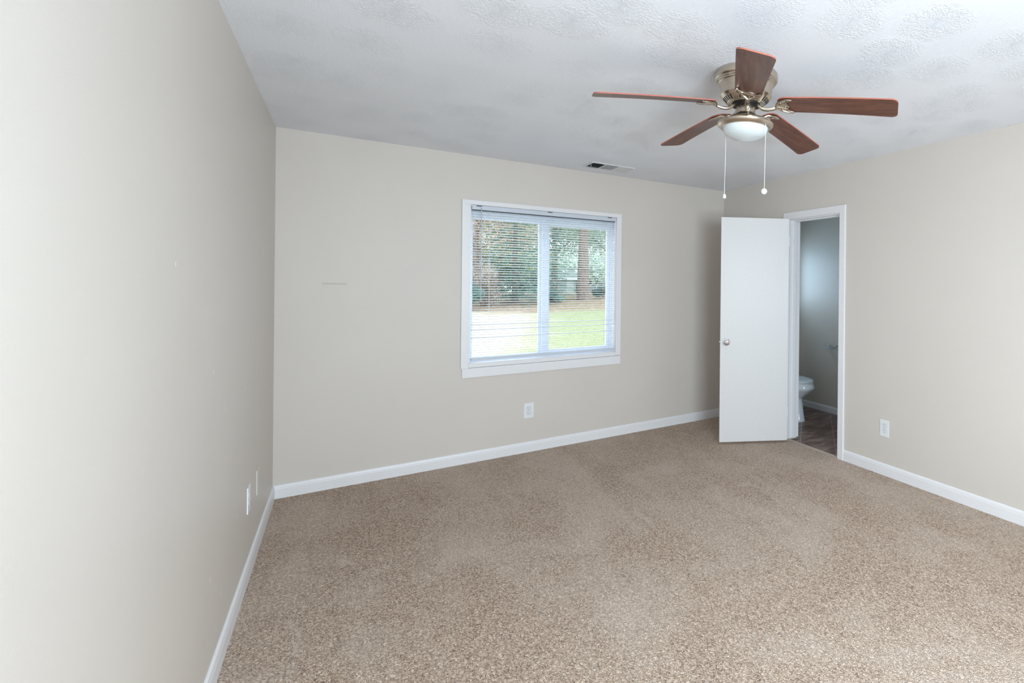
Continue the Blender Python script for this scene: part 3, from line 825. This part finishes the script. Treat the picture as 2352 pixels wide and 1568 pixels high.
def foliage_mat(name, a, b): return translucent(name, b, 0.38, 0.6, (1.6, a))
def broadleaf(loc, h, cr, trunk_r, cols, label, nleaf=2600, crown_from=0.3, ls=0.11, name='broadleaf_tree', group='trees beyond the lawn', lean=0.0):
    r = tag(empty(name, loc), label, 'tree', group)
    bm = bmesh.new()
    top = Vector((lean, 0.1, h * 0.75))
    tube(bm, spline([(0, 0, -0.15), (lean * 0.2, 0, h * 0.2), (lean * 0.5, 0.05, h * 0.45), top], 4), [trunk_r * (1.25 - 0.95 * i / 12) for i in range(13)], 12)
    cl = []
    for k in range(11):
        a = 2.4 * k + random.uniform(-.3, .3); z0 = h * (crown_from + 0.05 + 0.055 * k * (1 - crown_from))
        e = Vector((math.cos(a) * cr * random.uniform(.5, .9), math.sin(a) * cr * random.uniform(.5, .9), z0 + h * random.uniform(.08, .2)))
        s = Vector((lean * min(1, z0 / (h * .75)), 0.0, z0))
        tube(bm, spline([s, s.lerp(e, .5) + Vector((0, 0, .1)), e], 4), [trunk_r * .3 * (1 - .85 * i / 8) + .008 for i in range(9)], 7)
        cl.append(e); cl.append(s.lerp(e, .6))
    cl.append(top + Vector((0, 0, h * .12)))
    link('trunk', bm, M['bark'], r, True)
    bm = Leaves()
    for _ in range(nleaf):
        c = random.choice(cl); d = rv().normalized() * (random.random() ** 0.4) * cr * 0.5
        p = c + Vector((d.x, d.y, d.z * 0.75))
        if p.z < h * crown_from * 0.8: continue
        leaf(bm, p, d + rv() * 0.5, ls * random.uniform(.7, 1.4))
    bm.link('foliage', foliage_mat('foliage_' + name, *cols), r)
    return r
def conifer(loc, h, rad, cols, label, tiers=15, bare=0.06):
    r = tag(empty('conifer', loc), label, 'tree', 'trees beyond the lawn')
    link('trunk', tube(bmesh.new(), [(0, 0, -0.15), (0, 0, h * .5), (0, 0, h * .97)], [h * .022, h * .013, h * .003], 10), M['bark'], r, True)
    bm = Leaves()
    for i in range(tiers):
        t = i / (tiers - 1); z = h * (bare + (0.94 - bare) * t); rr = rad * (1 - t) ** 0.8 + 0.12
        nb = int(9 + 9 * (1 - t))
        for k in range(nb):
            a = 2 * PI * k / nb + i * 0.7 + random.uniform(-.15, .15); L_ = rr * random.uniform(.75, 1.1)
            m = int(6 + L_ * 26)
            for q in range(m):
                u = (q + random.random()) / m; w = 0.20 * L_ * (1.15 - u)
                for s in (-1, 1):
                    v = s * random.random() * w
                    p = Vector((math.cos(a) * L_ * u - math.sin(a) * v, math.sin(a) * L_ * u + math.cos(a) * v, z - 0.28 * L_ * u * u + random.uniform(-.03, .03)))
                    leaf(bm, p, Vector((0, 0, 1)) + rv() * 0.45, 0.05 * random.uniform(.8, 1.5), .3)
    bm.link('foliage', foliage_mat('conifer_needles', *cols), r)
    return r
def shrub(loc, w, h, cols, label, n=1400, ls=0.06, name='shrub', group='shrubs at the lawn edge', stems=9):
    r = tag(empty(name, loc), label, 'shrub', group)
    bm = bmesh.new()
    for k in range(stems):
        a = 2 * PI * k / stems + random.random(); e = (math.cos(a) * w * .4, math.sin(a) * w * .4, h * random.uniform(.7, 1.0))
        tube(bm, spline([(math.cos(a) * .08, math.sin(a) * .08, -0.08), (e[0] * .4, e[1] * .4, e[2] * .5), e], 4), [.022 * (1 - .8 * i / 8) for i in range(9)], 6)
    link('stems', bm, M['bark'], r, True)
    lobes = []
    for k in range(9):
        a = 2 * PI * k / 9 + random.uniform(-.3, .3); q = random.uniform(.2, .68)
        lobes.append((Vector((math.cos(a) * w * .5 * q, max(-3.0, min(3.0, math.sin(a) * w * .5 * q)), h * random.uniform(.22, .74))), random.uniform(.34, .55)))
    bm = Leaves()
    for _ in range(n):
        d = rv().normalized() * random.random() ** .5
        c, k = random.choice(lobes)
        p = c + Vector((d.x * w * .5 * k, min(d.y * w * .5 * k, 3.0), d.z * h * .55 * k))
        leaf(bm, p, d + rv() * .6, ls * random.uniform(.7, 1.4))
    bm.link('foliage', foliage_mat('foliage_' + name, *cols), r)
    return r
def at(x, y): return (x, y, gz(y) - 0.03)

GREEN_D = ((74, 106, 102), (146, 180, 168)); GREEN_M = ((126, 158, 142), (200, 222, 200)); GREY_G = ((148, 170, 156), (218, 232, 218)); RED = ((186, 142, 134), (240, 214, 204)); BRN = ((150, 138, 128), (208, 198, 188)); YG = ((170, 186, 140), (230, 236, 202))
conifer(at(6.2, 19.4), 6.6, 1.8, ((54, 88, 88), (150, 184, 170)), 'dark spruce with layered limbs behind the left window pane', 21)
conifer(at(8.45, 22.6), 8.4, 1.5, ((78, 118, 114), (166, 204, 190)), 'tall blue-green spruce behind the right window pane', 23)
broadleaf(at(9.95, 21.4), 12.5, 2.6, 0.27, GREY_G, 'large tree with a thick grey trunk seen through the right pane', 22000, 0.22, 0.05)
broadleaf(at(4.9, 20.6), 8.5, 2.5, 0.09, RED, 'autumn tree with thinning reddish leaves at the left of the window', 20000, 0.22, 0.042)
broadleaf(at(14.2, 26.5), 11.5, 3.2, 0.20, GREEN_M, 'mid-green tree at the right edge of the window view', 22000, 0.08, 0.065)
broadleaf(at(7.7, 29.0), 12.0, 3.6, 0.16, YG, 'pale yellow-green tree rising behind the dark spruce', 26000, 0.03, 0.07)
broadleaf(at(3.4, 28.5), 12.0, 3.8, 0.14, BRN, 'brown half-bare tree farthest left beyond the lawn', 26000, 0.02, 0.07)
broadleaf(at(12.3, 33.5), 13.0, 3.9, 0.20, GREY_G, 'tall grey-green tree rising behind the thick grey trunk', 20000, 0.18, 0.09)
broadleaf(at(18.6, 35.0), 13.0, 4.6, 0.20, GREY_G, 'tall grey-green tree above the picket fence', 20000, 0.16, 0.095)
broadleaf(at(5.4, 40.0), 15.0, 5.4, 0.20, GREEN_M, 'tall green tree at the back to the left', 24000, 0.02, 0.115)
broadleaf(at(13.0, 45.0), 17.0, 6.0, 0.22, GREEN_D, 'tall dark green tree at the back in the middle', 22000, 0.16, 0.13)
broadleaf(at(22.5, 47.0), 17.0, 6.0, 0.22, GREEN_M, 'tall green tree at the back to the right', 20000, 0.14, 0.13)
for (x, y, w, h, cols, lb) in ((3.95, 16.9, 1.3, 1.1, GREEN_D, 'low dark green shrub at the far left end of the lawn'), (4.75, 18.2, 1.5, 1.9, BRN, 'brown twiggy shrub beneath the reddish autumn tree'),
                               (5.0, 23.6, 2.3, 3.0, BRN, 'grey-brown shrub between the autumn tree and the dark spruce'), (3.1, 19.9, 2.0, 2.6, GREEN_M, 'leafy green shrub leftmost behind the window'),
                               (11.6, 22.6, 1.3, 0.7, GREEN_D, 'low dark shrub to the right of the thick trunk'), (8.1, 20.1, 1.2, 0.6, GREEN_D, 'low dark shrub at the foot of the tall blue-green spruce')):
    shrub(at(x, y), w, h, cols, lb, 9000, 0.032)
shrub(at(9.2, 36.5), 5.4, 3.6, GREEN_D, 'big dark thicket standing low between the two spruces', 16000, 0.08, 'thicket', 'thickets behind the trees', 14)
shrub((34.0, 84.0, gz(84.0) - 3.0), 46.0, 11.0, GREY_G, 'long pale grey-green thicket on the skyline behind the house', 34000, 0.26, 'thicket', 'thickets behind the trees', 20)
shrub((9.0, 74.0, gz(74.0) - 3.0), 24.0, 10.0, GREEN_M, 'long green thicket on the skyline seen through the left pane', 22000, 0.24, 'thicket', 'thickets behind the trees', 14)
shrub(at(5.0, 33.5), 5.0, 3.4, BRN, 'brown thicket at the left behind the autumn tree', 14000, 0.08, 'thicket', 'thickets behind the trees', 14)

# far house and fence
SID = simple('pale_siding', (136, 148, 148), 0.7, var=0.05)
hs_ = tag(empty('house', at(25.3, 70.0), R(-14)), 'distant pale house with a white roof edge beyond the trees', 'house')
link('wall', B((-6.0, 0, -0.4), (1.4, 5.0, 2.15)), SID, hs_)
link('door', B((0.1, -0.05, -0.2), (1.1, 0.0, 1.85)), simple('white_house_door', (162, 172, 172), 0.6), hs_)
link('window', B((-3.4, -0.04, 0.7), (-2.2, 0.0, 1.7)), M['pane_louver_shade'], hs_)
link('roof', prism(bmesh.new(), [(-0.5, 2.15), (2.5, 3.5), (5.5, 2.15), (5.5, 2.0), (2.5, 3.33), (-0.5, 1.95)], [lambda a, b, X=X: (X, a, b) for X in (-6.3, 1.7)]), simple('grey_green_shingles', (104, 118, 114), 0.85, var=0.12, scale=6), hs_)
link('fascia', B((-6.3, -0.58, 1.90), (1.7, -0.505, 2.14)), simple('white_fascia', (208, 214, 216), 0.6), hs_)
fe = tag(empty('picket_fence', at(26.9, 65.5), R(-20)), 'pale picket fence to the right of the thick trunk', 'fence')
bm = bmesh.new()
for k in range(30):
    box(bm, (0.20 * k, -0.012, -0.25), (0.20 * k + 0.13, 0.012, 1.15))
link('pickets', bm, SID, fe)
for z in (0.25, 0.85): link('rail', B((-0.02, 0.012, z), (5.95, 0.05, z + 0.10)), SID, fe)
for x in (0.0, 2.9, 5.8): link('post', B((x, 0.05, -0.3), (x + 0.11, 0.15, 1.2)), SID, fe)
